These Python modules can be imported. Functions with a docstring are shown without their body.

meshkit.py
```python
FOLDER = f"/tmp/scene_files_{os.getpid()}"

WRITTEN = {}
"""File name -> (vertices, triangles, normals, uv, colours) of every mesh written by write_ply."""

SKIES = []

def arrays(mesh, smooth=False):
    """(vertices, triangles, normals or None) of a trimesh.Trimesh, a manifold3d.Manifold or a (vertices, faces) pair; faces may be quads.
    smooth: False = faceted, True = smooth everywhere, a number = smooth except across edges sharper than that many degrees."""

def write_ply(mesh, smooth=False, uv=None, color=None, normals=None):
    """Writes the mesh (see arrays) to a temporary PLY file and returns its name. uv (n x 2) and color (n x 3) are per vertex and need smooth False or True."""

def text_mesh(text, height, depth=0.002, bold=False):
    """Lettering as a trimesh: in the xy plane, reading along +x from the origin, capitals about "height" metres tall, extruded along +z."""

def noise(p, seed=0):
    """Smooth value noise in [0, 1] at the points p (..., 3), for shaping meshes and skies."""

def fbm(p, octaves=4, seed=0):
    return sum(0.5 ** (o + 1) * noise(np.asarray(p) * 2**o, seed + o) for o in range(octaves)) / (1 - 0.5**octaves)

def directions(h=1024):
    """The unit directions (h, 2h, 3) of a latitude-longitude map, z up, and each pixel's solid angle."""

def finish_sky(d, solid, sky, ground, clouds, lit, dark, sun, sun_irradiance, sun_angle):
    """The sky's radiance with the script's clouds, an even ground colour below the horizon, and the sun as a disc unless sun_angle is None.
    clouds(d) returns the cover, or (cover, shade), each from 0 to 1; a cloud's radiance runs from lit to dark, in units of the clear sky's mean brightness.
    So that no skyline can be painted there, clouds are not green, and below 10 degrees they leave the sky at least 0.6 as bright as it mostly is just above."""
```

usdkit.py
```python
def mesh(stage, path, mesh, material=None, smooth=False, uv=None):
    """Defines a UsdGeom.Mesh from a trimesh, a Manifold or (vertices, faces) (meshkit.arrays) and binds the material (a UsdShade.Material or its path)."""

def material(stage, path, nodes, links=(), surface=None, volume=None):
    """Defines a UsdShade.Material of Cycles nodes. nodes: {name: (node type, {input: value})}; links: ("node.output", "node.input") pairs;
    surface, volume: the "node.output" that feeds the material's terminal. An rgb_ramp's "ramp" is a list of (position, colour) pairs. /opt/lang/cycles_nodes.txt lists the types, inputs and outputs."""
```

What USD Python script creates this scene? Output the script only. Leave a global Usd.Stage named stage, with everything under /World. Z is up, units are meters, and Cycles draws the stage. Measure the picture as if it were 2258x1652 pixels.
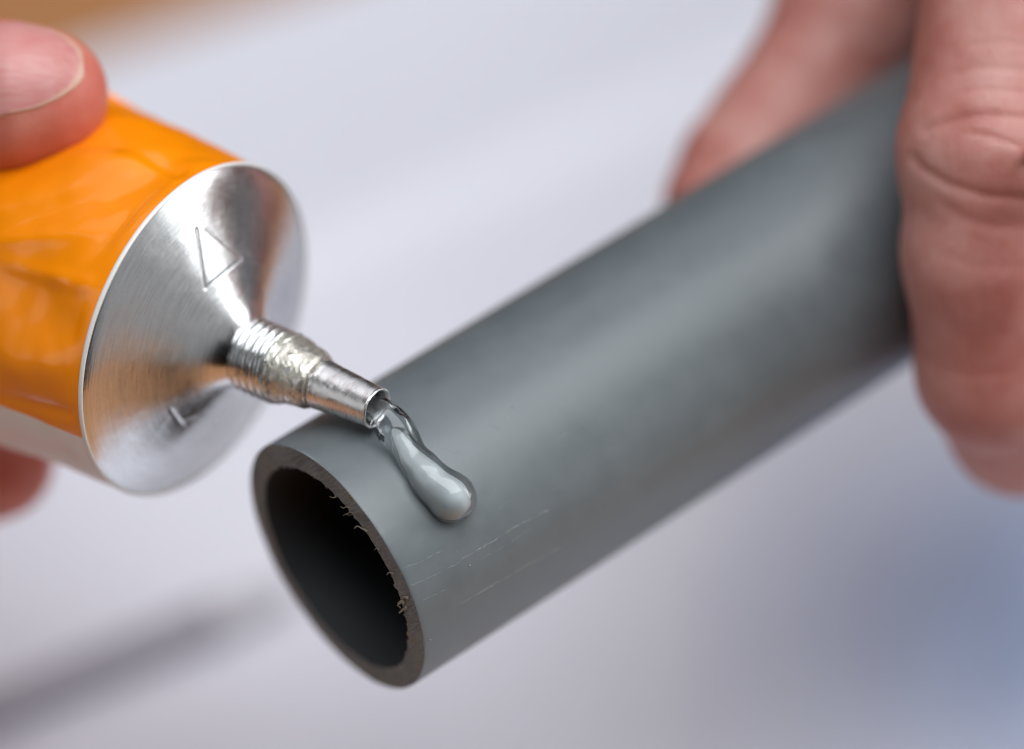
import math, random
import numpy as np
import trimesh
import usdkit, meshkit
from pxr import Usd, UsdGeom, UsdLux, Gf, Sdf

random.seed(7); RNG = np.random.default_rng(7)
stage = Usd.Stage.CreateInMemory()
UsdGeom.SetStageUpAxis(stage, UsdGeom.Tokens.z)
UsdGeom.SetStageMetersPerUnit(stage, 1.0)
UsdGeom.Xform.Define(stage, '/World')

# ------------------------------------------------------------------ camera
PITCH = math.radians(35.0)          # looking down at the table
D_TABLE = 0.700                     # metres along the axis to the table
CAM_POS = np.array([0.0, -D_TABLE * math.cos(PITCH), D_TABLE * math.sin(PITCH)])
RIGHT = np.array([1.0, 0, 0])
UP = np.array([0, math.sin(PITCH), math.cos(PITCH)])
BACK = np.array([0, -math.cos(PITCH), math.sin(PITCH)])
R_CAM = np.stack([RIGHT, UP, BACK], 1)          # camera -> world
FRAME_W, FRAME_D = 118.5, 500.0                 # frame is 118.5 mm wide at 500 mm
cam = UsdGeom.Camera.Define(stage, '/World/camera')
cam.CreateHorizontalApertureAttr(36.0); cam.CreateVerticalApertureAttr(36.0 * 749 / 1024)
cam.CreateFocalLengthAttr(36.0 * FRAME_D / FRAME_W)
cam.CreateFocusDistanceAttr(0.5005); cam.CreateFStopAttr(5.0)
cam.CreateClippingRangeAttr(Gf.Vec2f(0.05, 50.0))
cam.CreateExposureAttr(0.0)
M = np.eye(4); M[:3, :3] = R_CAM; M[:3, 3] = CAM_POS
UsdGeom.Xformable(cam).AddTransformOp().Set(Gf.Matrix4d(M.T.tolist()))

# ------------------------------------------------------------------ lamps
def lamp(name, pos, target, w, h, color, radiance):
    l = UsdLux.RectLight.Define(stage, '/World/' + name)
    l.CreateWidthAttr(w); l.CreateHeightAttr(h); l.CreateIntensityAttr(radiance); l.CreateColorAttr(Gf.Vec3f(*color))
    pos, target = np.array(pos, float), np.array(target, float)
    z = pos - target; z /= np.linalg.norm(z)
    x = np.cross([0, 0, 1.0] if abs(z[2]) < 0.99 else [0, 1.0, 0], z); x /= np.linalg.norm(x)
    m = np.eye(4); m[:3, :3] = np.stack([x, np.cross(z, x), z], 1); m[:3, 3] = pos
    UsdGeom.Xformable(l).AddTransformOp().Set(Gf.Matrix4d(m.T.tolist()))
OBJ = (0.0, -0.12, 0.11)
lamp('softbox_overhead', (0.22, -0.50, 1.30), OBJ, 1.15, 1.0, (0.94, 0.98, 1.0), 5.0)
lamp('softbox_window', (1.45, 0.02, 0.62), (0, -0.1, 0.3), 0.62, 1.25, (0.96, 0.99, 1.0), 5.5)
lamp('fill_side', (1.65, -1.05, 0.20), OBJ, 1.5, 2.0, (0.98, 0.98, 1.0), 0.30)  # added fill, unseen source; greys the shoulder's dark reflections
lamp('fill_left', (-1.45, -0.75, 0.55), OBJ, 1.0, 1.0, (0.96, 0.98, 1.0), 0.8)  # added fill from an unseen source, lifts the cut end
lamp('ceiling_bounce', (-0.3, 0.6, 2.5), (0, 0.1, 0), 3.0, 3.0, (0.94, 0.95, 1.0), 0.85)

# ------------------------------------------------------------------ helpers
def C(px, py, d):
    """A point measured on the photograph (2258 px wide) at d millimetres along the lens axis, in camera millimetres."""
    s = FRAME_W / 2258.0 * d / FRAME_D
    return np.array([(px - 1129) * s, -(py - 826) * s, -d])
def to_px(v):
    v = np.asarray(v, float); s = FRAME_W / 2258.0 * -v[..., 2] / FRAME_D
    return np.stack([v[..., 0] / s + 1129, -v[..., 1] / s + 826], -1)
def W(v):
    return (np.asarray(v, float) * 0.001) @ R_CAM.T + CAM_POS
def unit(v):
    v = np.asarray(v, float); return v / np.linalg.norm(v)

used = {}
def numbered(path):
    n = used.get(path, 0); used[path] = n + 1
    return path if n == 0 else f'{path}_{n:03d}'
def tag(prim, label=None, category=None, group=None, kind=None):
    for k, v in (('label', label), ('category', category), ('group', group), ('kind', kind)):
        if v: prim.SetCustomDataByKey(k, v)
    return prim
def thing(name, label, category, matrix=None, **kw):
    x = UsdGeom.Xform.Define(stage, numbered('/World/' + name))
    if matrix is not None: x.AddTransformOp().Set(Gf.Matrix4d(matrix.T.tolist()))
    return tag(x.GetPrim(), label, category, **kw)
def part(name, mesh, mat, parent, smooth=35, label=None, kind=None):
    p = usdkit.mesh(stage, numbered(f'{parent.GetPath()}/{name}'), mesh, mat, smooth=smooth).GetPrim()
    return tag(p, label, kind=kind)
def frame(origin_mm, z, x_hint):
    """World matrix (metres) of a local frame given in camera millimetres; also the camera-space axes."""
    z = unit(z); x = unit(np.asarray(x_hint) - np.dot(x_hint, z) * z); y = np.cross(z, x)
    A = np.stack([x, y, z], 1)
    m = np.eye(4); m[:3, :3] = R_CAM @ A; m[:3, 3] = W(origin_mm)
    return m, A
def mat(name, nodes, links=(), surface='p.BSDF', volume=None):
    return usdkit.material(stage, '/World/Looks/' + name, nodes, links, surface=surface, volume=volume)
def grid_faces(nu, nv, wrap_v=True, flip=False):
    f = []
    u = np.arange(nu - 1)[:, None]; v = np.arange(nv if wrap_v else nv - 1)[None, :]
    v2 = (v + 1) % nv
    q = np.stack([u * nv + v, u * nv + v2, (u + 1) * nv + v2, (u + 1) * nv + v], -1).reshape(-1, 4)
    return q[:, ::-1] if flip else q
def smin(a, b, k):
    h = np.clip(0.5 + 0.5 * (b - a) / k, 0, 1)
    return b + (a - b) * h - k * h * (1 - h)
def surface_nets(f, lo, hi, step):
    """Closed surface f = 0 (f < 0 inside) by dual contouring on a regular grid."""
    lo, hi = np.asarray(lo, float), np.asarray(hi, float)
    n = np.ceil((hi - lo) / step).astype(int) + 1
    ax = [lo[k] + step * np.arange(n[k]) for k in range(3)]
    P = np.stack(np.meshgrid(*ax, indexing='ij'), -1)
    V = f(P.reshape(-1, 3)).reshape(n)
    s = V < 0
    acc = np.zeros((*(n - 1), 3)); cnt = np.zeros(n - 1)
    cells = (slice(None),) * 3
    for k in range(3):
        a = [slice(None)] * 3; b = [slice(None)] * 3
        a[k] = slice(0, -1); b[k] = slice(1, None)
        va, vb = V[tuple(a)], V[tuple(b)]
        cross = s[tuple(a)] != s[tuple(b)]
        t = np.where(cross, va / np.where(cross, va - vb, 1), 0)
        pos = P[tuple(a)].copy(); pos[..., k] += t * step
        o = [j for j in range(3) if j != k]
        for da in (0, 1):
            for db in (0, 1):
                sl = [slice(None)] * 3
                sl[o[0]] = slice(da, n[o[0]] - 1 + da); sl[o[1]] = slice(db, n[o[1]] - 1 + db)
                c = cross[tuple(sl)]
                acc += np.where(c[..., None], pos[tuple(sl)], 0); cnt += c
    live = cnt > 0
    idx = -np.ones(n - 1, int); idx[live] = np.arange(live.sum())
    verts = acc[live] / cnt[live][:, None]
    faces = []
    for k in range(3):
        o = [(k + 1) % 3, (k + 2) % 3]
        sl = [slice(None)] * 3; sl[k] = slice(0, -1); s0 = list(sl); s1 = list(sl); s1[k] = slice(1, None)
        inner = [slice(None)] * 3; inner[o[0]] = slice(1, -1); inner[o[1]] = slice(1, -1)
        A, B = s[tuple(s0)], s[tuple(s1)]
        ch = (A != B)[tuple(inner)]
        ii = np.argwhere(ch)
        ii[:, o[0]] += 1; ii[:, o[1]] += 1
        inside_a = A[tuple(ii.T)]
        def cell(da, db):
            j = ii.copy(); j[:, o[0]] -= da; j[:, o[1]] -= db
            return idx[tuple(j.T)]
        q = np.stack([cell(1, 1), cell(0, 1), cell(0, 0), cell(1, 0)], 1)
        q[~inside_a] = q[~inside_a][:, ::-1]
        faces.append(q)
    q = np.vstack(faces)
    return trimesh.Trimesh(verts, np.vstack([q[:, [0, 1, 2]], q[:, [0, 2, 3]]]), process=False)
def seg_dist(p, a, b):
    a, b = np.asarray(a, float), np.asarray(b, float); ab = b - a
    t = np.clip(((p - a) @ ab) / (ab @ ab), 0, 1)
    return np.linalg.norm(p - a - t[:, None] * ab, axis=1), t
def line_px_dist(q, line):
    """Distance of the points q to a polyline, and the fraction along it."""
    best, at = np.full(len(q), 1e9), np.zeros(len(q)); n = len(line) - 1
    for i in range(n):
        d, t = seg_dist(q, line[i], line[i + 1])
        m = d < best; best[m] = d[m]; at[m] = (i + t[m]) / n
    return best, at
def tube_mesh(pts, radii, n=8):
    pts = np.asarray(pts, float); radii = np.broadcast_to(radii, len(pts))
    t = np.gradient(pts, axis=0); t /= np.linalg.norm(t, axis=1, keepdims=True)
    ref = unit([0.31, 0.52, 0.79]); V = []
    for p, d, r in zip(pts, t, radii):
        x = unit(np.cross(d, ref)); y = np.cross(d, x)
        a = np.linspace(0, 2 * np.pi, n, endpoint=False)
        V.append(p + r * (np.cos(a)[:, None] * x + np.sin(a)[:, None] * y))
    V = np.vstack(V + [pts[:1], pts[-1:]])
    q = grid_faces(len(pts), n); f = np.vstack([q[:, [0, 1, 2]], q[:, [0, 2, 3]]])
    k = np.arange(n); L = len(V)
    f = np.vstack([f, np.c_[np.full(n, L - 2), (k + 1) % n, k], np.c_[np.full(n, L - 1), (len(pts) - 1) * n + k, (len(pts) - 1) * n + (k + 1) % n]])
    return trimesh.Trimesh(V, f, process=False)

# ------------------------------------------------------------------ materials
POS = ('geometry', {}); OBJC = ('texture_coordinate', {})
def srgb(r, g, b):
    c = np.array([r, g, b]) / 255.0
    return tuple(np.where(c <= 0.04045, c / 12.92, ((c + 0.055) / 1.055) ** 2.4))

M_PIPE = mat('grey_plastic', {
    'g': OBJC, 'm': ('mapping', {'mapping_type': 'point', 'scale': (900, 900, 25)}),
    'n': ('noise_texture', {'scale': 1.0, 'detail': 4.0}),
    'm2': ('mapping', {'mapping_type': 'point', 'scale': (1, 1, 1)}),
    'n2': ('noise_texture', {'scale': 260.0, 'detail': 5.0, 'roughness': 0.6}),
    'r': ('rgb_ramp', {'ramp': [(0.3, (0.112, 0.130, 0.141)), (0.7, (0.132, 0.152, 0.163))]}),
    'rr': ('map_range', {'from_min': 0.3, 'from_max': 0.7, 'to_min': 0.38, 'to_max': 0.48, 'clamp': True}),
    'b': ('bump', {'strength': 0.35, 'distance': 0.00004}),
    'p': ('principled_bsdf', {'specular_ior_level': 0.75})},
    [('g.object', 'm.vector'), ('m.vector', 'n.vector'), ('g.object', 'n2.vector'), ('n2.fac', 'r.fac'), ('r.color', 'p.base_color'),
     ('n2.fac', 'rr.value'), ('rr.result', 'p.roughness'), ('n.fac', 'b.height'), ('b.normal', 'p.normal')])
M_CUT = mat('sawn_plastic', {
    'g': OBJC, 'm': ('mapping', {'mapping_type': 'point', 'scale': (5200, 350, 400), 'rotation': (0, 0, 0.5)}),
    'n': ('noise_texture', {'scale': 1.0, 'detail': 3.0}),
    'n2': ('noise_texture', {'scale': 210.0, 'detail': 4.0, 'roughness': 0.65}),
    'r': ('rgb_ramp', {'ramp': [(0.34, (0.135, 0.145, 0.152)), (0.54, (0.225, 0.243, 0.252)), (0.61, (0.23, 0.205, 0.15)), (0.68, (0.27, 0.19, 0.05))]}),
    'b': ('bump', {'strength': 1.0, 'distance': 0.0004}), 'ma': ('math', {'math_type': 'multiply', 'value2': 0.7}), 'mb': ('math', {'math_type': 'multiply_add', 'value2': 0.3}),
    'p': ('principled_bsdf', {'roughness': 0.7, 'specular_ior_level': 0.3})},
    [('g.object', 'm.vector'), ('m.vector', 'n.vector'), ('g.object', 'n2.vector'), ('n2.fac', 'ma.value1'), ('n.fac', 'mb.value1'), ('ma.value', 'mb.value3'), ('mb.value', 'r.fac'), ('r.color', 'p.base_color'),
     ('n.fac', 'b.height'), ('b.normal', 'p.normal')])
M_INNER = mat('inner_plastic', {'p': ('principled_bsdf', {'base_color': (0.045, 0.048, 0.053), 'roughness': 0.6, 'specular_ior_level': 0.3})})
M_WHISKER = mat('scuffed_plastic', {'p': ('principled_bsdf', {'base_color': (0.27, 0.29, 0.29), 'roughness': 0.6})})
M_BURR = mat('plastic_shaving', {'p': ('principled_bsdf', {'base_color': (0.24, 0.215, 0.17), 'roughness': 0.6})})
M_STAIN = mat('brown_stain', {'p': ('principled_bsdf', {'base_color': (0.11, 0.095, 0.075), 'roughness': 0.6})})
M_ORANGE = mat('orange_lacquer', {
    'g': OBJC, 'n': ('noise_texture', {'scale': 90.0, 'detail': 2.0}),
    'b': ('bump', {'strength': 0.25, 'distance': 0.0004}),
    'p': ('principled_bsdf', {'base_color': srgb(254, 143, 4), 'roughness': 0.3, 'specular_ior_level': 0.45, 'coat_weight': 0.4, 'coat_roughness': 0.1})},
    [('g.object', 'n.vector'), ('n.fac', 'b.height'), ('b.normal', 'p.normal')])
M_WHITE = mat('white_lacquer', {'p': ('principled_bsdf', {'base_color': (0.86, 0.86, 0.87), 'roughness': 0.35})})
M_BEAD = mat('white_rim_lacquer', {'p': ('principled_bsdf', {'base_color': (0.82, 0.80, 0.78), 'roughness': 0.35})})
def metal(name, rough, bump_s, color=(0.80, 0.81, 0.82)):
    return mat(name, {
        'g': OBJC, 's': ('separate_xyz', {}), 'flat': ('combine_xyz', {'z': 0.0}), 'len': ('vector_math', {'math_type': 'length'}),
        'k': ('math', {'math_type': 'multiply', 'value2': 5200.0}), 'xs': ('math', {'math_type': 'multiply', 'value2': 190.0}), 'ys': ('math', {'math_type': 'multiply', 'value2': 190.0}),
        'c': ('combine_xyz', {}), 'n': ('noise_texture', {'scale': 1.0, 'detail': 4.0, 'roughness': 0.65}),
        'n2': ('noise_texture', {'scale': 330.0, 'detail': 5.0, 'roughness': 0.6}),
        'rr': ('map_range', {'from_min': 0.3, 'from_max': 0.7, 'to_min': rough - 0.03, 'to_max': rough + 0.05, 'clamp': True}),
        'b': ('bump', {'strength': bump_s, 'distance': 0.00003}), 'cr': ('rgb_ramp', {'ramp': [(0.3, tuple(0.84 * c for c in color)), (0.62, tuple(1.06 * c for c in color))]}),
        'p': ('principled_bsdf', {'metallic': 1.0, 'anisotropic': 0.4})},
        [('g.object', 's.vector'), ('s.x', 'flat.x'), ('s.y', 'flat.y'), ('flat.vector', 'len.vector1'), ('len.value', 'k.value1'), ('s.x', 'xs.value1'), ('s.y', 'ys.value1'),
         ('k.value', 'c.x'), ('xs.value', 'c.y'), ('ys.value', 'c.z'), ('c.vector', 'n.vector'), ('g.object', 'n2.vector'), ('n2.fac', 'rr.value'), ('rr.result', 'p.roughness'), ('n.fac', 'cr.fac'), ('cr.color', 'p.base_color'),
         ('n.fac', 'b.height'), ('b.normal', 'p.normal')])
M_ALU = metal('brushed_aluminium', 0.21, 0.6)
M_THREAD = metal('scuffed_aluminium', 0.24, 0.3)
M_NOZZLE = mat('worn_aluminium', {
    'g': OBJC, 'm': ('mapping', {'mapping_type': 'point', 'scale': (700, 700, 1500)}), 'n': ('noise_texture', {'scale': 1.0, 'detail': 5.0, 'roughness': 0.65}),
    'rr': ('map_range', {'from_min': 0.3, 'from_max': 0.7, 'to_min': 0.28, 'to_max': 0.44, 'clamp': True}),
    'r': ('rgb_ramp', {'ramp': [(0.3, (0.70, 0.66, 0.65)), (0.6, (0.85, 0.84, 0.84))]}),
    'b': ('bump', {'strength': 0.3, 'distance': 0.00003}), 'p': ('principled_bsdf', {'metallic': 1.0})},
    [('g.object', 'm.vector'), ('m.vector', 'n.vector'), ('n.fac', 'rr.value'), ('rr.result', 'p.roughness'), ('n.fac', 'r.fac'), ('r.color', 'p.base_color'), ('n.fac', 'b.height'), ('b.normal', 'p.normal')])
M_GLUE = mat('clear_glue', {'f': ('fresnel', {'IOR': 1.46}), 'r': ('refraction_bsdf', {'color': (0.97, 0.99, 1.0), 'IOR': 1.44, 'roughness': 0.0}), 't': ('transparent_bsdf', {'color': (0.97, 0.99, 1.0)}),
    'g': ('glossy_bsdf', {'color': (1, 1, 1), 'roughness': 0.015}), 'm1': ('mix_closure', {'fac': 0.78}), 'm2': ('mix_closure', {})},
    [('r.BSDF', 'm1.closure1'), ('t.BSDF', 'm1.closure2'), ('f.fac', 'm2.fac'), ('m1.closure', 'm2.closure1'), ('g.BSDF', 'm2.closure2')], surface='m2.closure')
M_CORE = mat('core_brightener', {'t': ('transparent_bsdf', {}), 'tl': ('translucent_bsdf', {'color': (0.96, 0.99, 1.0)}), 'd': ('diffuse_bsdf', {'color': (0.96, 0.99, 1.0)}),  # white put inside the clear glue in place of focused light
    'm1': ('mix_closure', {'fac': 0.5}), 'g': OBJC, 'n': ('noise_texture', {'scale': 260.0, 'detail': 2.0}), 'mr': ('map_range', {'from_min': 0.35, 'from_max': 0.65, 'to_min': 0.30, 'to_max': 0.46, 'clamp': True}), 'm2': ('mix_closure', {})},
    [('d.BSDF', 'm1.closure1'), ('tl.BSDF', 'm1.closure2'), ('t.BSDF', 'm2.closure1'), ('m1.closure', 'm2.closure2'), ('g.object', 'n.vector'), ('n.fac', 'mr.value'), ('mr.result', 'm2.fac')], surface='m2.closure')
M_RESIDUE = mat('dried_glue', {
    'g': OBJC, 'n': ('noise_texture', {'scale': 900.0, 'detail': 4.0}), 'b': ('bump', {'strength': 0.25, 'distance': 0.0001}),
    'p': ('principled_bsdf', {'base_color': (0.95, 0.92, 0.82), 'roughness': 0.07, 'ior': 1.44, 'transmission_weight': 0.90, 'subsurface_weight': 0.0})},
    [('g.object', 'n.vector'), ('n.fac', 'b.height'), ('b.normal', 'p.normal')])
def skin(name, lo, mid, hi, spec=0.4):
    return mat(name, {
        'g': OBJC, 'n': ('noise_texture', {'scale': 95.0, 'detail': 4.0, 'roughness': 0.6}),
        'n2': ('noise_texture', {'scale': 2600.0, 'detail': 3.0, 'roughness': 0.6}), 'v': ('voronoi_texture', {'scale': 1300.0, 'feature': 'distance_to_edge'}),
        'ad': ('math', {'math_type': 'multiply_add', 'value2': 0.6}),
        'r': ('rgb_ramp', {'ramp': [(0.34, lo), (0.5, mid), (0.66, hi)]}),
        'b': ('bump', {'strength': 0.6, 'distance': 0.00012}),
        'p': ('principled_bsdf', {'roughness': 0.46, 'specular_ior_level': spec, 'subsurface_weight': 0.25, 'subsurface_scale': 0.0022, 'subsurface_radius': (1.0, 0.32, 0.16)})},
        [('g.object', 'n.vector'), ('g.object', 'n2.vector'), ('g.object', 'v.vector'), ('v.distance', 'ad.value1'), ('n2.fac', 'ad.value3'),
         ('n.fac', 'r.fac'), ('r.color', 'p.base_color'), ('ad.value', 'b.height'), ('b.normal', 'p.normal')])
M_SKIN = skin('skin', (0.42, 0.15, 0.125), (0.49, 0.208, 0.178), (0.55, 0.28, 0.245))
M_SKIN2 = skin('rosy_skin', (0.58, 0.155, 0.115), (0.64, 0.20, 0.15), (0.68, 0.27, 0.21))
M_NAIL = mat('nail', {'g': OBJC, 'm': ('mapping', {'mapping_type': 'point', 'scale': (150, 1500, 1500)}), 'n': ('noise_texture', {'scale': 1.0, 'detail': 2.0}),
    'r': ('rgb_ramp', {'ramp': [(0.3, (0.62, 0.21, 0.20)), (0.7, (0.67, 0.29, 0.265))]}),
    'p': ('principled_bsdf', {'roughness': 0.36, 'subsurface_weight': 0.15, 'subsurface_scale': 0.001})},
    [('g.object', 'm.vector'), ('m.vector', 'n.vector'), ('n.fac', 'r.fac'), ('r.color', 'p.base_color')])
M_NAIL_EDGE = mat('nail_edge', {'p': ('principled_bsdf', {'base_color': (0.70, 0.38, 0.29), 'roughness': 0.4, 'subsurface_weight': 0.2, 'subsurface_scale': 0.0008})})
M_PAPER = mat('white_paper', {'g': POS, 'n': ('noise_texture', {'scale': 9.0, 'detail': 3.0}),
    'r': ('rgb_ramp', {'ramp': [(0.3, (0.655, 0.65, 0.72)), (0.7, (0.685, 0.68, 0.745))]}),
    'p': ('principled_bsdf', {'roughness': 0.7, 'specular_ior_level': 0.25})}, [('g.position', 'n.vector'), ('n.fac', 'r.fac'), ('r.color', 'p.base_color')])
M_WOOD = mat('brown_wood', {'g': POS, 'm': ('mapping', {'mapping_type': 'point', 'scale': (4, 60, 10)}), 'n': ('noise_texture', {'scale': 1.5, 'detail': 5.0}),
    'r': ('rgb_ramp', {'ramp': [(0.3, (0.36, 0.155, 0.058)), (0.7, (0.46, 0.215, 0.090))]}),
    'p': ('principled_bsdf', {'roughness': 0.5})}, [('g.position', 'm.vector'), ('m.vector', 'n.vector'), ('n.fac', 'r.fac'), ('r.color', 'p.base_color')])
M_BLUE = mat('painted_blue_gradient', {'g': OBJC, 'l': ('vector_math', {'math_type': 'length'}), 'n': ('noise_texture', {'scale': 40.0, 'detail': 3.0}), 'ma': ('math', {'math_type': 'multiply_add', 'value2': 0.008}),  # bluish tone painted in, fading out to the paper's colour
    'r': ('rgb_ramp', {'ramp': [(0.0, (0.40, 0.50, 0.76)), (0.028, (0.47, 0.55, 0.77)), (0.05, (0.61, 0.64, 0.78)), (0.066, (0.65, 0.655, 0.75)), (0.08, (0.668, 0.664, 0.733)), (1.0, (0.67, 0.665, 0.733))]}),
    'p': ('principled_bsdf', {'roughness': 0.7, 'specular_ior_level': 0.25})},
    [('g.object', 'l.vector1'), ('g.object', 'n.vector'), ('n.fac', 'ma.value1'), ('l.value', 'ma.value3'), ('ma.value', 'r.fac'), ('r.color', 'p.base_color')])

# ------------------------------------------------------------------ table and paper
def on_table(px, py):
    d = W(C(px, py, 500.0)) - CAM_POS
    return CAM_POS + d * (-CAM_POS[2] / d[2])
t = trimesh.creation.box([0.95, 0.95, 0.03]); t.apply_translation([-0.145, 0.115, -0.0154])
tag(usdkit.mesh(stage, '/World/tabletop', t, M_WOOD, smooth=False).GetPrim(), kind='structure')
e0, e1 = on_table(245, 118), on_table(570, 10)
ed = unit(e1 - e0); en = np.array([ed[1], -ed[0], 0])            # along the paper's far edge, and towards the camera
nu, nv = 220, 260
a = np.linspace(0, 1, nu)[:, None]; b = np.linspace(0, 1, nv)[None, :]
X_ = -0.135 + 0.275 * a + 0 * b
y_far = np.minimum(e0[1] + (X_ - e0[0]) * ed[1] / ed[0], 0.50); y_near = -0.205 - 0.15 * X_
P = np.stack([X_, y_far + (y_near - y_far) * b, 0 * X_], -1)
z = 0.0006 + 0.0012 * meshkit.fbm(np.c_[P.reshape(-1, 3) * 14], 3, 3)
k0, k1 = on_table(700, 520), on_table(1620, 110); kd = unit(k1 - k0); kn = np.array([-kd[1], kd[0], 0])      # a soft fold crossing the sheet
sd = (P.reshape(-1, 3) - k0) @ kn
z = z + np.interp(sd, [-0.012, -0.004, 0.030, 0.045], [0.0, 0.0028, 0.0005, 0.0])
P = P.reshape(-1, 3).copy(); P[:, 2] = z
paper_top = P; n_all = len(P)
bot = P.copy(); bot[:, 2] -= 0.0004
q = grid_faces(nu, nv, False)
rim = np.r_[np.arange(nv), np.arange(1, nu) * nv + nv - 1, (nu - 1) * nv + np.arange(nv - 2, -1, -1), np.arange(nu - 2, 0, -1) * nv]
rq = np.stack([rim, np.roll(rim, -1), np.roll(rim, -1) + n_all, rim + n_all], 1)
pm = trimesh.Trimesh(np.vstack([P, bot]), np.vstack([x[:, i] for x in (q[:, ::-1], q + n_all, rq) for i in ([0, 1, 2], [0, 2, 3])]), process=False)
trimesh.repair.fix_normals(pm)
tag(usdkit.mesh(stage, '/World/paper_sheet', pm, M_PAPER, smooth=40).GetPrim(), 'large white sheet of paper spread out blurred beneath the pipe', 'paper')

# ------------------------------------------------------------------ grey pipe
PIPE_R, PIPE_W, PIPE_L = 16.65, 2.95, 165.0
PHI = math.radians(64.2)
PIPE_O = C(740, 1252, 512)
ua = unit([0.850, 0.522])
PIPE_A = np.array([ua[0] * math.sin(PHI), ua[1] * math.sin(PHI), -math.cos(PHI)])     # away from the mouth
PIPE_X = np.array([-ua[1], ua[0], 0.0])
def pipe_depth(px, py, r=PIPE_R):
    """Depth at which the ray through a photograph point meets the pipe's skin."""
    d = C(px, py, 1000.0) / 1000.0
    o = -PIPE_O; dn = d - (d @ PIPE_A) * PIPE_A; on = o - (o @ PIPE_A) * PIPE_A
    A_, B_, C_ = dn @ dn, 2 * dn @ on, on @ on - r * r
    disc = max(B_ * B_ - 4 * A_ * C_, 0)
    return (-B_ - math.sqrt(disc)) / (2 * A_)
m_pipe, A_pipe = frame(PIPE_O, PIPE_A, PIPE_X)
pipe = thing('pipe', 'grey plastic pipe with a rough sawn open end', 'pipe', m_pipe)
NT = 360
th = np.linspace(0, 2 * np.pi, NT, endpoint=False)
def ring(r, zz):
    return np.stack([r * np.cos(th), r * np.sin(th), np.broadcast_to(zz, NT)], 1)
cn = np.stack([np.cos(th), np.sin(th), 0 * th], 1)
rough_side = np.clip(0.35 + 0.9 * np.cos(th - math.radians(85)), 0.12, 1.25)          # the saw left the side towards the camera roughest
edge_in = ((meshkit.fbm(cn * 14 + 3, 4, 11) - 0.5) * 0.28 + np.maximum(meshkit.noise(cn * 42 + 5, 5) - 0.6, 0) * 1.5 * rough_side + (meshkit.noise(cn * 70 + 2, 8) - 0.5) * 0.16 * rough_side)
edge_out = (meshkit.fbm(cn * 12 + 9, 4, 21) - 0.5) * 0.12
cut_z = (meshkit.fbm(cn * 3 + 1, 3, 31) - 0.5) * 0.22
RI = PIPE_R - PIPE_W
zs = np.concatenate([[0.0, 0.08, 0.3, 0.8, 1.6], np.linspace(3, PIPE_L, 70)])
outer = np.vstack([ring(PIPE_R + edge_out * math.exp(-s / 0.5) - 0.10 * math.exp(-s / 0.12), s + cut_z * math.exp(-s / 2.0) * 0.9 + 0.05) for s in zs])
part('pipe_wall', trimesh.Trimesh(outer * 0.001, np.vstack([x[:, i] for x in [grid_faces(len(zs), NT)] for i in ([0, 1, 2], [0, 2, 3])]), process=False), M_PIPE, pipe, smooth=40)
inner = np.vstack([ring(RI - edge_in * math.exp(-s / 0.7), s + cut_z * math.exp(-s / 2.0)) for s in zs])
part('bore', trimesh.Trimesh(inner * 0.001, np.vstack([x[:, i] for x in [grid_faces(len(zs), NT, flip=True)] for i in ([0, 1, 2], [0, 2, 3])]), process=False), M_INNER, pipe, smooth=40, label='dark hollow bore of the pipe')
k = np.linspace(0, 1, 22)
cut = []
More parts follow.
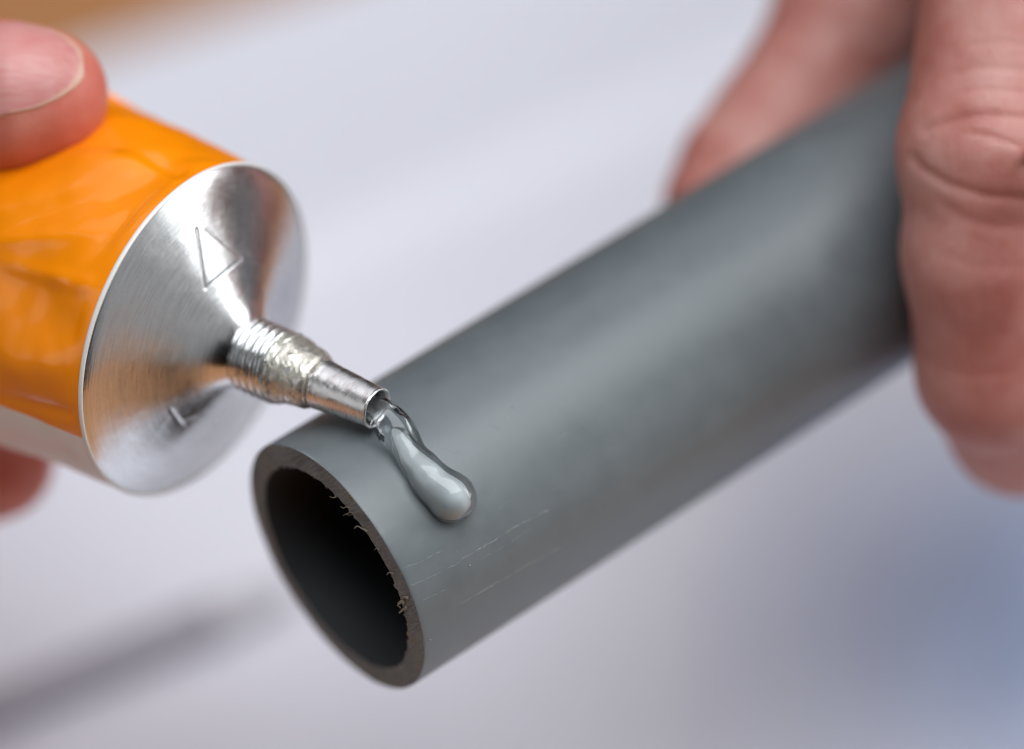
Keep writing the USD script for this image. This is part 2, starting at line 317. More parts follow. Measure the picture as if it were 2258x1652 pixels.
for i, kk in enumerate(k):
    rr = (RI - edge_in) * (1 - kk) + (PIPE_R + edge_out - 0.10) * kk
    pp = ring(rr, cut_z * (1 - kk) + (cut_z * 0.9 + 0.05) * kk)
    if 0 < i < len(k) - 1:
        pp[:, 2] += (meshkit.fbm(pp * np.array([5.0, 0.7, 1.0]) * 1.0, 3, 41) - 0.5) * 0.22
    cut.append(pp)
part('cut_end', trimesh.Trimesh(np.vstack(cut) * 0.001, np.vstack([x[:, i] for x in [grid_faces(len(k), NT, flip=True)] for i in ([0, 1, 2], [0, 2, 3])]), process=False), M_CUT, pipe, smooth=40, label='brownish saw-marked cut face of the pipe end')
far = np.vstack([ring(PIPE_R, PIPE_L), ring(RI, PIPE_L)])
part('far_end', trimesh.Trimesh(far * 0.001, np.vstack([x[:, i] for x in [grid_faces(2, NT)] for i in ([0, 1, 2], [0, 2, 3])]), process=False), M_CUT, pipe)
def to_pipe(v):
    return (np.asarray(v) - PIPE_O) @ A_pipe
def on_pipe(px, py, lift=0.0):
    return C(px, py, pipe_depth(px, py, PIPE_R + lift))
def scratch(line, width, breaks=0.35, seed=0, name='scratch', m=M_WHISKER):
    g = np.random.default_rng(seed); line = np.asarray(line, float)
    L = np.r_[0, np.cumsum(np.linalg.norm(np.diff(line, axis=0), axis=1))]
    n = max(6, int(L[-1] / 5)); at = np.linspace(0, L[-1], n)
    width = width * 0.75
    p = np.stack([np.interp(at, L, line[:, 0]), np.interp(at, L, line[:, 1])], 1) + g.normal(0, 0.8, (n, 2))
    w = width * np.clip(g.uniform(0.2, 1.2, n), 0.2, 1) * np.where(g.random(n) < breaks, 0.12, 1); w[0] = w[-1] = width * 0.1
    pts = np.array([to_pipe(on_pipe(x, y)) for x, y in p])
    part(name, trimesh.Trimesh(tube_mesh(pts, w, 6).vertices * 0.001, tube_mesh(pts, w, 6).faces, process=False), m, pipe, smooth=True)
scratch([(1018, 1233), (1080, 1198), (1130, 1165), (1215, 1122)], 0.085, 0.4, 1)
scratch([(1050, 1238), (1120, 1200), (1170, 1166)], 0.05, 0.5, 2)
scratch([(1010, 1335), (1090, 1288), (1160, 1248), (1240, 1205)], 0.05, 0.2, 3)
scratch([(890, 1252), (930, 1238), (978, 1212)], 0.05, 0.4, 4)
scratch([(905, 1292), (960, 1268), (1015, 1240)], 0.04, 0.5, 5)
scratch([(925, 1325), (985, 1300)], 0.035, 0.5, 6)
scratch([(973, 988), (1000, 997), (1030, 1001)], 0.045, 0.1, 7)
scratch([(1053, 962), (1056, 985), (1049, 1005), (1038, 1016)], 0.03, 0.0, 8)
scratch([(1075, 935), (1095, 943), (1112, 947)], 0.05, 0.2, 9)
scratch([(1121, 918), (1118, 932)], 0.05, 0.1, 10)
scratch([(1095, 1075), (1078, 1100)], 0.03, 0.3, 11)
scratch([(795, 1065), (808, 1082)], 0.06, 0.3, 12)
scratch([(850, 1050), (880, 1062)], 0.03, 0.3, 13)
g_ = np.random.default_rng(12)
for i in range(16):
    x = g_.uniform(960, 1560); y = g_.uniform(-150, 210) + 1252 - 0.619 * (x - 740); L_ = g_.uniform(25, 150); a_ = g_.normal(-0.55, 0.10 if i % 4 else 1.0)
    L_ = L_ if i % 4 else 22
    scratch([(x, y), (x + L_ * 0.5 * math.cos(a_), y + L_ * 0.5 * math.sin(a_)), (x + L_ * math.cos(a_), y + L_ * math.sin(a_))], g_.uniform(0.018, 0.032), 0.45, 40 + i)
for i in range(26):
    x = g_.uniform(960, 1600); y = g_.uniform(-180, 230) + 1252 - 0.619 * (x - 740)
    s_ = trimesh.creation.icosphere(1, g_.uniform(0.025, 0.07)); s_.apply_translation(to_pipe(on_pipe(x, y))); s_.apply_scale(0.001)
    part('dust_speck', s_, M_WHISKER, pipe, smooth=True)
for i, (x, y, r) in enumerate([(948, 1412, 0.10), (985, 1408, 0.06), (1130, 898, 0.07), (1035, 1248, 0.12), (1320, 1090, 0.05), (1410, 940, 0.05)]):
    s = trimesh.creation.icosphere(2, r); s.vertices += meshkit.noise(s.vertices * 30, i)[:, None] * 0.03
    s.apply_translation(to_pipe(on_pipe(x, y)))
    s.apply_scale(0.001); part('dust_speck', s, M_STAIN if i == 2 else M_WHISKER, pipe, smooth=True)
# curls of plastic left on the inner edge by the saw
def burr(pts, r, seed):
    g = np.random.default_rng(seed); pts = np.asarray(pts, float)
    P_ = []
    for x, y, d in pts:
        P_.append(to_pipe(C(x, y, d)))
    P_ = np.array(P_); u = np.linspace(0, len(P_) - 1, 14)
    P_ = np.stack([np.interp(u, np.arange(len(P_)), P_[:, j]) for j in range(3)], 1) + g.normal(0, 0.02, (14, 3))
    mm = tube_mesh(P_, r * np.linspace(1, 0.4, 14) * g.uniform(0.7, 1.2, 14), 6); mm.apply_scale(0.001)
    part('plastic_burr', mm, M_BURR, pipe, smooth=True)
rim_d = lambda x, y: float(np.dot(PIPE_O, PIPE_A) / np.dot(C(x, y, 1.0), PIPE_A))        # depth of the plane of the cut
for i, (pts, r) in enumerate([([(778, 1122), (766, 1117), (757, 1121), (750, 1117)], 0.09), ([(780, 1130), (768, 1131), (757, 1137)], 0.07), ([(785, 1128), (775, 1136), (762, 1135)], 0.06),
        ([(812, 1172), (800, 1166), (788, 1160), (781, 1164)], 0.17), ([(868, 1265), (858, 1262), (853, 1268)], 0.12), ([(893, 1328), (884, 1326), (878, 1334), (884, 1340)], 0.28),
        ([(897, 1340), (888, 1344), (880, 1352)], 0.22), ([(900, 1318), (892, 1316), (887, 1321)], 0.2), ([(838, 1212), (829, 1209), (826, 1214)], 0.08), ([(742, 1096), (733, 1098), (727, 1094)], 0.08)]):
    burr([(x, y, rim_d(x, y) - 0.2) for x, y in pts], r, i)

# ------------------------------------------------------------------ glue tube
TUBE_PHI = math.radians(61.0)
TUBE_O = C(430, 728, 515.8)
ut = unit([0.925, -0.385])
TUBE_A = np.array([ut[0] * math.sin(TUBE_PHI), ut[1] * math.sin(TUBE_PHI), math.cos(TUBE_PHI)])     # towards the nozzle
TUBE_X = np.array([-ut[1], ut[0], 0.0])                                                          # wide direction of the flattened tube
m_tube, A_tube = frame(TUBE_O, TUBE_A, TUBE_X)
tube = thing('glue_tube', 'orange metal glue tube with a silver conical shoulder and open nozzle', 'tube', m_tube)
def from_tube(v):
    return np.asarray(v) @ A_tube.T + TUBE_O
RIM = 20.9
NA, NS = 540, 260
ang = np.linspace(0, 2 * np.pi, NA, endpoint=False)
sb = np.concatenate([np.linspace(0, 40, 190), np.linspace(41, 115, NS - 190)])
S, TH = np.meshgrid(sb, ang, indexing='ij')
e = np.clip(S / 115, 0, 1); flat = e ** 1.25
wa = RIM * (1 + 0.55 * flat); wb = RIM * (1 - flat) + 0.7 * flat
body = np.stack([wa * np.cos(TH), wb * np.sin(TH), -S], -1)
bn = np.stack([np.cos(TH) / wa, np.sin(TH) / wb, 0 * TH], -1); bn /= np.linalg.norm(bn, axis=-1, keepdims=True)
px = to_px(from_tube(body.reshape(-1, 3))).reshape(*S.shape, 2)
facing = ((bn @ A_tube.T)[..., 2] > -0.15)
def dent(cx, cy, angle, length, width, amp):
    a_ = math.radians(angle); dx, dy = px[..., 0] - cx, px[..., 1] - cy
    u_, v_ = dx * math.cos(a_) + dy * math.sin(a_), -dx * math.sin(a_) + dy * math.cos(a_)
    return amp * np.exp(-(u_ / length) ** 2 - (v_ / width) ** 2) * facing
disp = np.zeros_like(S)
for dd in [(60, 300, -25, 190, 95, -2.6), (170, 440, -20, 190, 34, -0.75), (310, 400, -35, 120, 34, -0.5), (60, 525, -4, 130, 20, 0.32), (250, 350, 10, 130, 30, 0.5),
           (50, 650, 35, 190, 70, -0.8), (60, 800, 8, 120, 60, 0.8), (130, 905, 14, 150, 16, -0.3), (240, 520, -50, 110, 18, -0.35), (380, 370, 25, 90, 14, -0.4), (330, 470, -40, 60, 16, 0.2),
           (120, 610, 15, 140, 22, 0.35), (210, 300, 20, 80, 18, -0.4)]:
    disp += dent(*dd)
disp += (meshkit.fbm(body * 0.10, 3, 5) - 0.5) * 0.9
disp *= np.clip(S / 2.2, 0, 1) ** 1.2
body = body + bn * disp[..., None]
BAND0 = None
# lower unprinted band: the strip of the angle range that shows below the orange print
pxb = to_px(from_tube(body.reshape(-1, 3))).reshape(*S.shape, 2)
def col(x): return int(np.argmin(np.abs(pxb[0, :, 0] - x[0]) + np.abs(pxb[0, :, 1] - x[1])))
j0 = col((192, 968)); j1 = col((330, 1075))
lo_, hi_ = min(j0, j1), max(j0, j1)
if hi_ - lo_ > NA / 2: lo_, hi_ = hi_, lo_ + NA
hi_ = lo_ + 150 if j0 == lo_ else hi_
if j0 != lo_ % NA: lo_ = hi_ - 150
q = grid_faces(NS, NA)
colj = q[:, 0] % NA
in_band = ((colj - lo_) % NA) < (hi_ - lo_)
bv = body.reshape(-1, 3) * 0.001
def tri(q): return np.vstack([q[:, [0, 1, 2]], q[:, [0, 2, 3]]])
def submesh(sel):
    f = tri(q[sel][:, ::-1]); u_, inv = np.unique(f, return_inverse=True)
    return trimesh.Trimesh(bv[u_], inv.reshape(-1, 3), process=False)
part('printed_wrap', submesh(~in_band), M_ORANGE, tube, smooth=True, label='glossy orange creased wrap of the tube')
part('unprinted_band', submesh(in_band), M_WHITE, tube, smooth=True, label='plain white band below the orange print')
# bead round the rim
pr = []
for s in np.linspace(-0.5, 1.0, 9) * np.pi:
    rr = RIM + 0.02 + 0.20 * math.cos(s); pr.append(np.stack([rr * np.cos(ang), rr * np.sin(ang), np.full(NA, 0.12 + 0.32 * math.sin(s))], 1))
part('rim_bead', trimesh.Trimesh(np.vstack(pr) * 0.001, tri(grid_faces(len(pr), NA, flip=False)), process=False), M_BEAD, tube, smooth=True, label='thin white bead round the shoulder rim')
# conical shoulder
NR = 240; NB = 720
ang2 = np.linspace(0, 2 * np.pi, NB, endpoint=False)
rho = np.linspace(RIM - 0.02, 4.1, NR)
hh = 0.45 + (RIM - rho) / (RIM - 4.1) * 6.6 + 1.2 * np.exp(-(rho - 4.1) / 1.6) - 0.35 * np.exp(-(RIM - rho) / 0.8)
Rg, Tg = np.meshgrid(rho, ang2, indexing='ij'); Hg = np.broadcast_to(hh[:, None], Rg.shape).copy()
cone = np.stack([Rg * np.cos(Tg), Rg * np.sin(Tg), Hg], -1)
cpx = to_px(from_tube(cone.reshape(-1, 3)))
push = np.zeros(len(cpx))
for line, w_, amp in [([(434, 505), (443, 575), (452, 636)], 5.0, -0.2), ([(455, 506), (490, 535), (530, 570)], 4.5, -0.2), ([(530, 573), (490, 603), (455, 635)], 5.5, -0.2),
                      
                      ([(378, 905), (388, 920), (402, 938)], 7.0, -0.32), ([(380, 907), (345, 955), (308, 1000)], 4.0, 0.10), ([(402, 925), (430, 915)], 9, 0.2),
                      ([(322, 683), (316, 695), (322, 702), (328, 695)], 2.2, 0.06), ([(336, 692), (341, 700)], 2.2, 0.05), ([(540, 750), (548, 765)], 3, 0.06)]:
    d_, at_ = line_px_dist(cpx, np.asarray(line, float))
    push += (-0.24 * abs(amp) if w_ < 6.5 else 0.3 * amp) * np.exp(-(d_ / (0.55 * w_)) ** 2)
def inside_poly(q_, poly):
    ins = np.zeros(len(q_), bool); n_ = len(poly)
    for i in range(n_):
        (x0, y0), (x1, y1) = poly[i], poly[(i + 1) % n_]
        c = ((y0 > q_[:, 1]) != (y1 > q_[:, 1])) & (q_[:, 0] < (x1 - x0) * (q_[:, 1] - y0) / (y1 - y0 + 1e-9) + x0)
        ins ^= c
    return ins
tri_poly = [(430, 500), (455, 506), (530, 571), (453, 635)]
ins = inside_poly(cpx, tri_poly)
push += np.where(ins, 0.0010 * (cpx[:, 0] - 440), 0) 
push += (meshkit.fbm(cone.reshape(-1, 3) * np.array([.25, .25, .1]), 3, 8) - 0.5) * 0.10 * np.clip((RIM - Rg.ravel()) / 3, 0, 1)
nrm = np.stack([0.41 * np.cos(Tg), 0.41 * np.sin(Tg), 0.912 + 0 * Tg], -1).reshape(-1, 3)
cone = cone.reshape(-1, 3) + nrm * push[:, None]
part('shoulder', trimesh.Trimesh(cone * 0.001, tri(grid_faces(NR, NB, flip=False)), process=False), M_ALU, tube, smooth=True, label='brushed silver conical shoulder with a dented arrow-shaped mark')
# threaded neck
H0, H1, H2, H3 = 7.0, 14.4, 19.2, 27.5
hz = np.linspace(H0, H1, 170); Hn, Tn = np.meshgrid(hz, np.linspace(0, 2 * np.pi, 200, endpoint=False), indexing='ij')
ph = (Hn / 1.12 - Tn / (2 * np.pi)) % 1.0
ridge = np.exp(-((ph - 0.5) / 0.2) ** 2)
rn = 4.05 + 0.48 * ridge * np.clip((H1 + 0.2 - Hn) / 0.8, 0, 1)
pn = np.stack([rn * np.cos(Tn), rn * np.sin(Tn), Hn], -1)
pn[..., :2] *= 1 + ((meshkit.fbm(pn * 1.3, 3, 15) - 0.5) * 0.035)[..., None]
part('threaded_neck', trimesh.Trimesh(pn.reshape(-1, 3) * 0.001, tri(grid_faces(170, 200)), process=False), M_THREAD, tube, smooth=True)
# nozzle: outside, lip and bore in one profile
prof = [(4.1, H1 - 0.2), (4.0, H1 + 0.4), (3.6, 16.4), (3.35, 18.2), (3.05, H2 - 0.5), (3.0, H2 - 0.25), (2.72, H2 - 0.2), (2.72, H2 + 0.1), (3.02, H2 + 0.16), (3.02, H2 + 0.35), (2.95, H2 + 0.8), (2.70, 23.3), (2.46, H3 - 0.35), (2.52, H3 - 0.12),
        (2.46, H3), (2.34, H3 + 0.03), (2.22, H3 - 0.05), (2.14, H3 - 0.3), (2.10, H3 - 1.0), (2.08, H3 - 8)]
pf = np.array(prof); uu = np.linspace(0, len(pf) - 1, 160); pf = np.stack([np.interp(uu, np.arange(len(pf)), pf[:, i]) for i in (0, 1)], 1)
a3 = np.linspace(0, 2 * np.pi, 160, endpoint=False)
nz = np.stack([pf[:, :1] * np.cos(a3), pf[:, :1] * np.sin(a3), np.broadcast_to(pf[:, 1:], (160, 160))], -1)
nz[..., :2] *= 1 + ((meshkit.fbm(nz * 1.1, 3, 25) - 0.5) * 0.035)[..., None]
nz[..., 2] += ((meshkit.fbm(nz * 1.5, 3, 29) - 0.5) * 0.25) * (nz[..., 2] > H3 - 0.5)
part('nozzle', trimesh.Trimesh(nz.reshape(-1, 3) * 0.001, tri(grid_faces(160, 160)), process=False), M_NOZZLE, tube, smooth=50, label='worn silver nozzle tip with a round opening')
# lumps of dried glue round the nozzle's foot
pr_, zr = pf[:, 0], pf[:, 1]
hr = np.linspace(12.6, 20.0, 110); Hr, Tr = np.meshgrid(hr, np.linspace(0, 2 * np.pi, 220, endpoint=False), indexing='ij')
base_r = np.interp(Hr, zr[:90], pr_[:90]); base_r = np.where(Hr < H1, 4.2, base_r)
cyl = np.stack([base_r * np.cos(Tr), base_r * np.sin(Tr), Hr], -1)
lump = meshkit.fbm(cyl * 0.62 + 4, 3, 51)
up_side = (np.stack([np.cos(Tr), np.sin(Tr), 0 * Tr], -1) @ A_tube.T) @ unit([0.25, 0.75, 0.6])
thick = (lump - 0.36) * 2.3 * np.clip((Hr - 12.8) / 1.6, 0, 1) * np.clip((19.6 - Hr) / 0.9, 0, 1) * np.clip(0.75 + 0.7 * up_side, 0, 1.3)
thick = thick * 0.5
rr_ = base_r + np.where(thick > 0.02, thick + 0.05, -0.25)
rs = np.stack([rr_ * np.cos(Tr), rr_ * np.sin(Tr), Hr], -1)
part('glue_residue', trimesh.Trimesh(rs.reshape(-1, 3) * 0.001, tri(grid_faces(110, 220)), process=False), M_RESIDUE, tube, smooth=True, label='lumpy yellowish dried glue at the foot of the nozzle')

# ------------------------------------------------------------------ drop of clear glue
TIP_D = -float(from_tube([0, 0, H3])[2])
sp = [(820, 899, 2.0, None), (838, 914, 1.98, None), (866, 940, 2.12, 0.85), (887, 969, 1.98, 0.62), (905, 1001, 1.86, 0.45), (930, 1032, 2.05, 0.38), (955, 1063, 2.38, 0.36), (988, 1090, 2.72, 0.36), (994, 1098, 2.74, 0.36)]
pts_, rad_ = [], []
tip_c = from_tube([0, 0, H3 - 1.2]); 
for i, (x, y, r, lift) in enumerate(sp):
    if lift is None:
        p = from_tube([0, 0, H3 - 2.6]) + np.array([0.3, -0.25, 0]) if i == 0 else from_tube([0, 0, H3 - 0.5]) + np.array([0.45, -0.3, 0.0]); r = 1.35 if i == 0 else 1.6
    else:
        dep = pipe_depth(x, y) if i > 2 else TIP_D
        p = C(x, y, dep - (lift + 0.12) * r if i > 2 else TIP_D - 0.2)
    pts_.append(p); rad_.append(r)
pts_ = np.array(pts_); rad_ = np.array(rad_)
from scipy.interpolate import CubicSpline
cs = CubicSpline(np.arange(len(pts_)), np.c_[pts_, rad_]); uu = np.linspace(0, len(pts_) - 1, 34); dense = cs(uu)
def drop_f(P_):
    d = None
    for i in range(len(dense) - 1):
        dd, t_ = seg_dist(P_, dense[i, :3], dense[i + 1, :3])
        dd = dd - (dense[i, 3] + (dense[i + 1, 3] - dense[i, 3]) * t_)
        d = dd if d is None else smin(d, dd, 0.5)
    return d + 0.12 + (meshkit.noise(P_ * 0.9, 77) - 0.5) * 0.16
lo = dense[:, :3].min(0) - 3.6; hi = dense[:, :3].max(0) + 3.6
dm = surface_nets(drop_f, lo, hi, 0.14)
trimesh.smoothing.filter_taubin(dm, iterations=12)
base = W(on_pipe(988, 1090)); dm.vertices = W(dm.vertices) - base
md = np.eye(4); md[:3, 3] = base
drop = thing('glue_drop', 'clear wet bead of glue running from the nozzle onto the pipe', 'glue', md)
bead = part('bead', dm, M_GLUE, drop, smooth=True)
def core_mesh(scale, first):
    c_ = []
    for i in range(first, len(dense)):
        f_ = (i - first) / (len(dense) - 1 - first)
        c_.append(np.r_[dense[i, :3] + np.array([-0.20, -0.12, 0.05]) * dense[i, 3] * (1.15 - scale), dense[i, 3] * (0.08 + scale * min(1, f_ * 1.8) ** 0.8)])
    c_ = np.array(c_)
    def core_f(P_):
        d = None
        for i in range(len(c_) - 1):
            dd, t_ = seg_dist(P_, c_[i, :3], c_[i + 1, :3]); dd = dd - (c_[i, 3] + (c_[i + 1, 3] - c_[i, 3]) * t_)
            d = dd if d is None else smin(d, dd, 0.4)
        return d + (meshkit.noise(P_ * 0.8, 5) - 0.5) * 0.3
    km = surface_nets(core_f, c_[:, :3].min(0) - 2.8, c_[:, :3].max(0) + 2.8, 0.17)
    trimesh.smoothing.filter_taubin(km, iterations=10); km.vertices = W(km.vertices) - base
    return km
for sc_, fi_ in ((0.22, 20), (0.40, 17), (0.52, 14), (0.62, 11), (0.70, 9)):  # nested whitish shells added to brighten the bead from within
    part('brightening_core', core_mesh(sc_, fi_), M_CORE, bead, smooth=True, label='whitish core added to brighten the middle of the glue bead')

# ------------------------------------------------------------------ hands
def bones_f(chains, palm, kf=2.2, kp=7.0):
    """chains: lists of (camera point, radius); joined softly inside a chain, and to the palm by kp."""
    def f(P_):
        tot = None
        for b_ in palm:
            d, t_ = seg_dist(P_, b_[0], b_[2]); d = d - (b_[1] + (b_[3] - b_[1]) * t_)
            tot = d if tot is None else smin(tot, d, 9.0)
        fin = None
        for ch in chains:
            dc = None
            for (p0, r0), (p1, r1) in zip(ch[:-1], ch[1:]):
                d, t_ = seg_dist(P_, p0, p1); tt = t_ * t_ * (3 - 2 * t_)
                d = d - (r0 + (r1 - r0) * tt)
                dc = d if dc is None else smin(dc, d, kf)
            fin = dc if fin is None else smin(fin, dc, 0.5)
        return smin(tot, fin, kp)
    return f
def hand_mesh(chains, palm, step=1.5, refine=None):
    f = bones_f(chains, palm)
    pts = np.array([p for ch in chains for p, r in ch] + [x for b_ in palm for x in (b_[0], b_[2])])
    lo, hi = pts.min(0) - 30, pts.max(0) + 30
    mm = surface_nets(f, lo, hi, step)
    def settle(mm, n_):
        for _ in range(n_):
            mm.vertices = mm.vertices - mm.vertex_normals * np.clip(f(mm.vertices), -0.6, 0.6)[:, None]
        return mm
    settle(mm, 2)
    for _ in range(2):
        q_ = to_px(mm.triangles_center)
        sel = np.where((q_[:, 0] > -150) & (q_[:, 0] < 2420) & (q_[:, 1] > -150) & (q_[:, 1] < 1750))[0]
        v, fc = trimesh.remesh.subdivide(mm.vertices, mm.faces, face_index=sel)
        mm = settle(trimesh.Trimesh(v, fc, process=False), 1)
    trimesh.smoothing.filter_taubin(mm, iterations=4)
    return mm, f
def H(px_, py_, d_, r_):
    return (C(px_, py_, d_), r_)
step_pipe = PIPE_A * 19.5
index = [H(2285, -470, 536, 10.6), H(2235, -120, 525, 10.3), H(2172, 330, 520, 10.2), H(2168, 560, 523, 9.5), H(2192, 815, 530, 9.3), H(2258, 925, 541, 9.3), H(2330, 925, 556, 8.2)]
def shifted(ch, k_, scale=1.0, extra=np.zeros(3)):
    return [(p + PIPE_A * k_ + extra, r * scale) for p, r in ch]
middle = shifted(index, 21.0, 1.0, np.array([0, 2.0, -1.0])); ring_f = shifted(index, 41.0, 0.96); little = shifted(index, 59.0, 0.84, np.array([0, -4.0, 0.0]))
thumb_r = [H(1598, 452, 560, 8.2), H(1655, 378, 562, 9.0), H(1725, 290, 564, 9.3), H(1805, 170, 566, 9.2), H(1880, 50, 568, 10.6), H(2010, -260, 572, 12.5), H(2250, -720, 580, 15)]
wrist = C(3000, -1500, 640)
palm_r = [(index[0][0], 10.5, wrist, 20), (middle[0][0], 11, wrist, 22), (ring_f[0][0], 11, wrist, 22), (little[0][0], 10, wrist, 20), (thumb_r[-1][0], 13, wrist, 20), (index[0][0], 10.5, little[0][0], 10),
          (C(2190, -420, 560), 9, C(2330, -700, 570), 14)]
mr, fr = hand_mesh([index, middle, ring_f, little, thumb_r], palm_r)
vn = mr.vertex_normals; q_ = to_px(mr.vertices)
front = (vn[:, 2] > 0.05) & (q_[:, 0] > 1900) & (mr.vertices[:, 2] > -545)
push = np.zeros(len(q_))
for line, w_, amp in [([(2020, 300), (2055, 280), (2120, 260), (2180, 255), (2270, 262), (2330, 275)], 13, -0.75), ([(1995, 330), (2030, 372), (2090, 408), (2170, 432), (2260, 440), (2340, 430)], 14, -0.85),
                      ([(2120, 290), (2180, 300), (2240, 320), (2300, 345)], 9, -0.4), ([(2090, 170), (2150, 150), (2230, 152), (2300, 165)], 10, -0.32), ([(2110, 205), (2180, 198), (2270, 205)], 8, -0.25),
                      ([(2060, 440), (2120, 480), (2200, 500), (2300, 500)], 16, -0.4), ([(2080, 345), (2150, 335), (2260, 350)], 34, 0.3), ([(2120, 100), (2220, 95), (2300, 105)], 9, -0.18), ([(2070, 560), (2160, 590), (2300, 585)], 15, -0.2),
                      ([(2040, 800), (2120, 830), (2260, 820)], 14, -0.22), ([(2180, 225), (2195, 280)], 5, -0.1), ([(2215, 215), (2225, 270)], 5, -0.1)]:
    d_, at_ = line_px_dist(q_, np.asarray(line, float))
    push += 0.48 * amp * np.exp(-(d_ / (0.95 * w_)) ** 2) * np.clip(np.minimum(at_, 1 - at_) / 0.12, 0.0, 1)
push = push * front + (meshkit.fbm(mr.vertices * 0.2, 2, 61) - 0.5) * 0.35
mr.vertices = mr.vertices + vn * push[:, None]
def hand_thing(mm, label, m_, origin):
    o = W(origin); mt = np.eye(4); mt[:3, 3] = o
    h = thing('person', label, 'person', mt)
    mm = trimesh.Trimesh(W(mm.vertices) - o, mm.faces, process=False)
    part('hand', mm, m_, h, smooth=True)
    return h, o
hand_r, o_r = hand_thing(mr, 'bare hand gripping the grey pipe, creased finger in front and thumb behind', M_SKIN, wrist)

thumb_l = [H(98, 208, 517, 7.6), H(30, 212, 517, 8.5), H(-66, 214, 518, 8.9), H(-270, 215, 522, 9.2), H(-480, 240, 527, 9.8), H(-800, 330, 540, 12), H(-1150, 600, 560, 15)]
index_l = [H(-12, 1016, 549, 7.6), H(-90, 1024, 552, 8.1), H(-330, 1060, 562, 8.6), H(-760, 1080, 580, 9.4), H(-1130, 700, 590, 10.5)]
middle_l = [H(-180, 1260, 556, 7.4), H(-320, 1290, 562, 8.2), H(-560, 1330, 575, 8.9), H(-900, 1330, 592, 9.6), H(-1230, 950, 600, 10.5)]
ring_l = [H(-300, 1530, 560, 7.2), H(-420, 1560, 566, 8.0), H(-640, 1590, 580, 8.6), H(-960, 1570, 600, 9.2), H(-1300, 1180, 606, 10.2)]
little_l = [H(-450, 1780, 566, 6.2), H(-540, 1800, 572, 7.0), H(-720, 1810, 586, 7.4), H(-1000, 1760, 605, 8.2), H(-1360, 1400, 610, 9.5)]
wrist_l = C(-2300, 1250, 640)
palm_l = [(ch[-1][0], ch[-1][1] + 0.5, wrist_l, 21) for ch in (index_l, middle_l, ring_l, little_l, thumb_l)] + [(index_l[-1][0], 10.5, little_l[-1][0], 10), (thumb_l[-1][0], 13, index_l[-1][0], 11)]
ml, fl = hand_mesh([thumb_l, index_l, middle_l, ring_l, little_l], palm_l)
# the nail bed is flatter than the pulp below it
NAIL_N = unit([0.14, 0.52, 0.84]); NAIL_U = unit(np.array([1.0, 0.16, 0.0]) - np.dot([1.0, 0.16, 0.0], NAIL_N) * NAIL_N); NAIL_V = np.cross(NAIL_N, NAIL_U)
tip = thumb_l[0][0]
rel = ml.vertices - tip
near = (np.linalg.norm(rel, axis=1) < 26)
vn = ml.vertex_normals
lift = np.where(near, (meshkit.fbm(ml.vertices * 0.2, 2, 71) - 0.5) * 0.3, 0)
ml.vertices = ml.vertices + vn * lift[:, None]
hand_l, o_l = hand_thing(ml, 'bare hand squeezing the orange tube, rosy thumb with a nail on top', M_SKIN2, wrist_l)
# thumb nail: a curved plate laid on the thumb's skin
def drop_to(f, p, n_, start=14.0):
    tt = np.full(len(p), start); q0 = p
    for _ in range(60):
        d = f(q0 + n_ * tt[:, None]); tt = tt - d * 0.9
    return q0 + n_ * tt[:, None], tt
NU, NVn = 170, 120
uu, vv = np.meshgrid(np.linspace(-17.0, 4.3, NU), np.linspace(-1, 1, NVn), indexing='ij')
hw = 6.6 * np.sqrt(np.clip(1 - np.clip((uu + 9.0) / 13.6, 0, 0.985) ** 2.6, 0, 1))
c0 = tip + NAIL_N * 0.0
pl = c0 + uu[..., None] * NAIL_U + (vv * hw)[..., None] * NAIL_V
sp_, tt = drop_to(fl, pl.reshape(-1, 3), NAIL_N)
hgt = tt.reshape(NU, NVn)
hgt_s = hgt.copy()
for i in range(NU):                                            # stiff plate: even arc across, never below the skin
    cfit = np.polyfit(vv[i], hgt[i], 2); hgt_s[i] = np.polyval(cfit, vv[i])
from scipy.ndimage import gaussian_filter1d
hgt_s = np.maximum(gaussian_filter1d(hgt_s, 3, axis=0, mode='nearest'), hgt - 0.05) + 0.14
top = (pl + hgt_s[..., None] * NAIL_N).reshape(-1, 3); botn = top - NAIL_N * 0.55
def plate(sel_u0, sel_v, topv, botv):
    pass
qn = grid_faces(NU, NVn, False)
uc = uu.reshape(-1)[qn].mean(1); vc = np.abs(vv.reshape(-1)[qn].mean(1)); 
hwc = 6.6 * np.sqrt(np.clip(1 - np.clip((uc + 9.0) / 13.6, 0, 0.985) ** 2.6, 0, 1))
edge_w = (vc * hwc > 6.46 * np.sqrt(np.clip(1 - np.clip((uc + 9.0) / 12.75, 0, 1) ** 2.6, 0, 1))) & (uc > -13)
def solid(sel):
    f = qn[sel]; n_ = len(top)
    ed_ = np.vstack([f[:, [0, 1]], f[:, [1, 2]], f[:, [2, 3]], f[:, [3, 0]]])
    key = {(a_, b_) for a_, b_ in ed_.tolist()}
    bd = np.array([(a_, b_) for a_, b_ in key if (b_, a_) not in key])
    fs = np.vstack([tri(f), tri(f[:, ::-1] + n_), tri(np.stack([bd[:, 1], bd[:, 0], bd[:, 0] + n_, bd[:, 1] + n_], 1))])
    u_, inv = np.unique(fs, return_inverse=True)
    mm = trimesh.Trimesh((W(np.vstack([top, botn])) - o_l)[u_], inv.reshape(-1, 3), process=False)
    return mm
nail = part('thumb_nail', solid(~edge_w), M_NAIL, hand_l, smooth=50)
part('nail_edge', solid(edge_w), M_NAIL_EDGE, nail, smooth=50, label='pale cream free edge of the thumb nail')

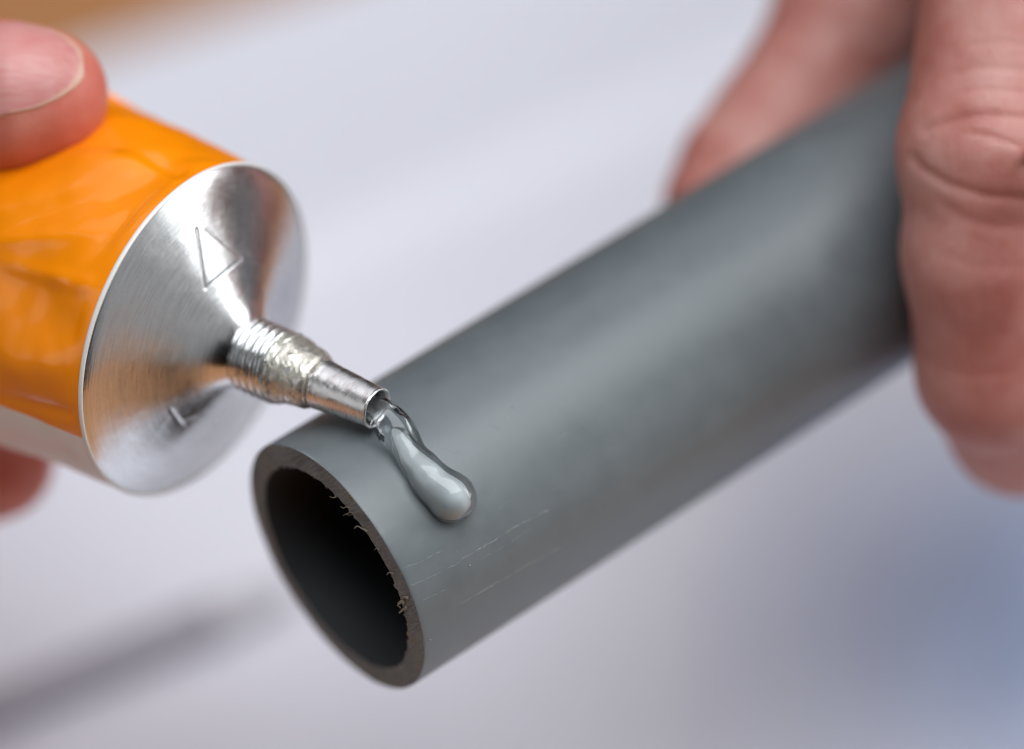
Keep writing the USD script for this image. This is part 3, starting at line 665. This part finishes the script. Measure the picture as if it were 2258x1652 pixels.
# ------------------------------------------------------------------ added sheet, gradient painted for the bluish area at the right
c0 = on_table(2480, 1400)
nu, nv = 90, 90
U_, V_ = np.meshgrid(np.linspace(0, 1, nu), np.linspace(0, 2 * np.pi, nv, endpoint=False), indexing='ij')
rad = 0.078 * (1 + 0.3 * (meshkit.noise(np.stack([np.cos(V_) * 1.3, np.sin(V_) * 1.3, 0 * V_], -1) + 8, 3) - 0.5))
cl = np.stack([U_ * rad * np.cos(V_), U_ * rad * np.sin(V_) * 1.2, 0 * U_], -1)
cl[..., 2] = 0.0009 + 0.0022 * (1 - U_ ** 2) ** 2 + 0.0012 * (1 - U_ ** 2) * meshkit.fbm(cl * np.array([60, 60, 1]) + 2, 3, 9)
cm = trimesh.Trimesh(cl.reshape(-1, 3), tri(grid_faces(nu, nv)), process=False)
mc = np.eye(4); mc[:3, 3] = c0
part('patch_sheet', cm, M_BLUE, thing('added_blue_patch', 'added sheet with a painted blue gradient for the bluish area below the creased finger', 'added_blue_patch', mc), smooth=True)
# ------------------------------------------------------------------ added grey rod standing in for a dark streak on the paper
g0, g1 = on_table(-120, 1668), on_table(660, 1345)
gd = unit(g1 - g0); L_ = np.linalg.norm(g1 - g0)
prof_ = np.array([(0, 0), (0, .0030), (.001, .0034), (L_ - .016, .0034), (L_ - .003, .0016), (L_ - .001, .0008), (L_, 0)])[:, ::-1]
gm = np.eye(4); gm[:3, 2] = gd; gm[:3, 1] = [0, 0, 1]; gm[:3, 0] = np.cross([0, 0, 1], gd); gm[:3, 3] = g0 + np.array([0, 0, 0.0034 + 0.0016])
rod = thing('added_streak_rod', 'added grey rod standing in for a blurred dark streak on the white paper at lower left', 'added_streak_rod', gm)
M_ROD = mat('streak_grey', {'p': ('principled_bsdf', {'base_color': (0.34, 0.32, 0.37), 'roughness': 0.5})})  # tone set to the dark streak the rod stands in for
M_ROD2 = mat('pale_streak_grey', {'p': ('principled_bsdf', {'base_color': (0.46, 0.44, 0.47), 'roughness': 0.6})})
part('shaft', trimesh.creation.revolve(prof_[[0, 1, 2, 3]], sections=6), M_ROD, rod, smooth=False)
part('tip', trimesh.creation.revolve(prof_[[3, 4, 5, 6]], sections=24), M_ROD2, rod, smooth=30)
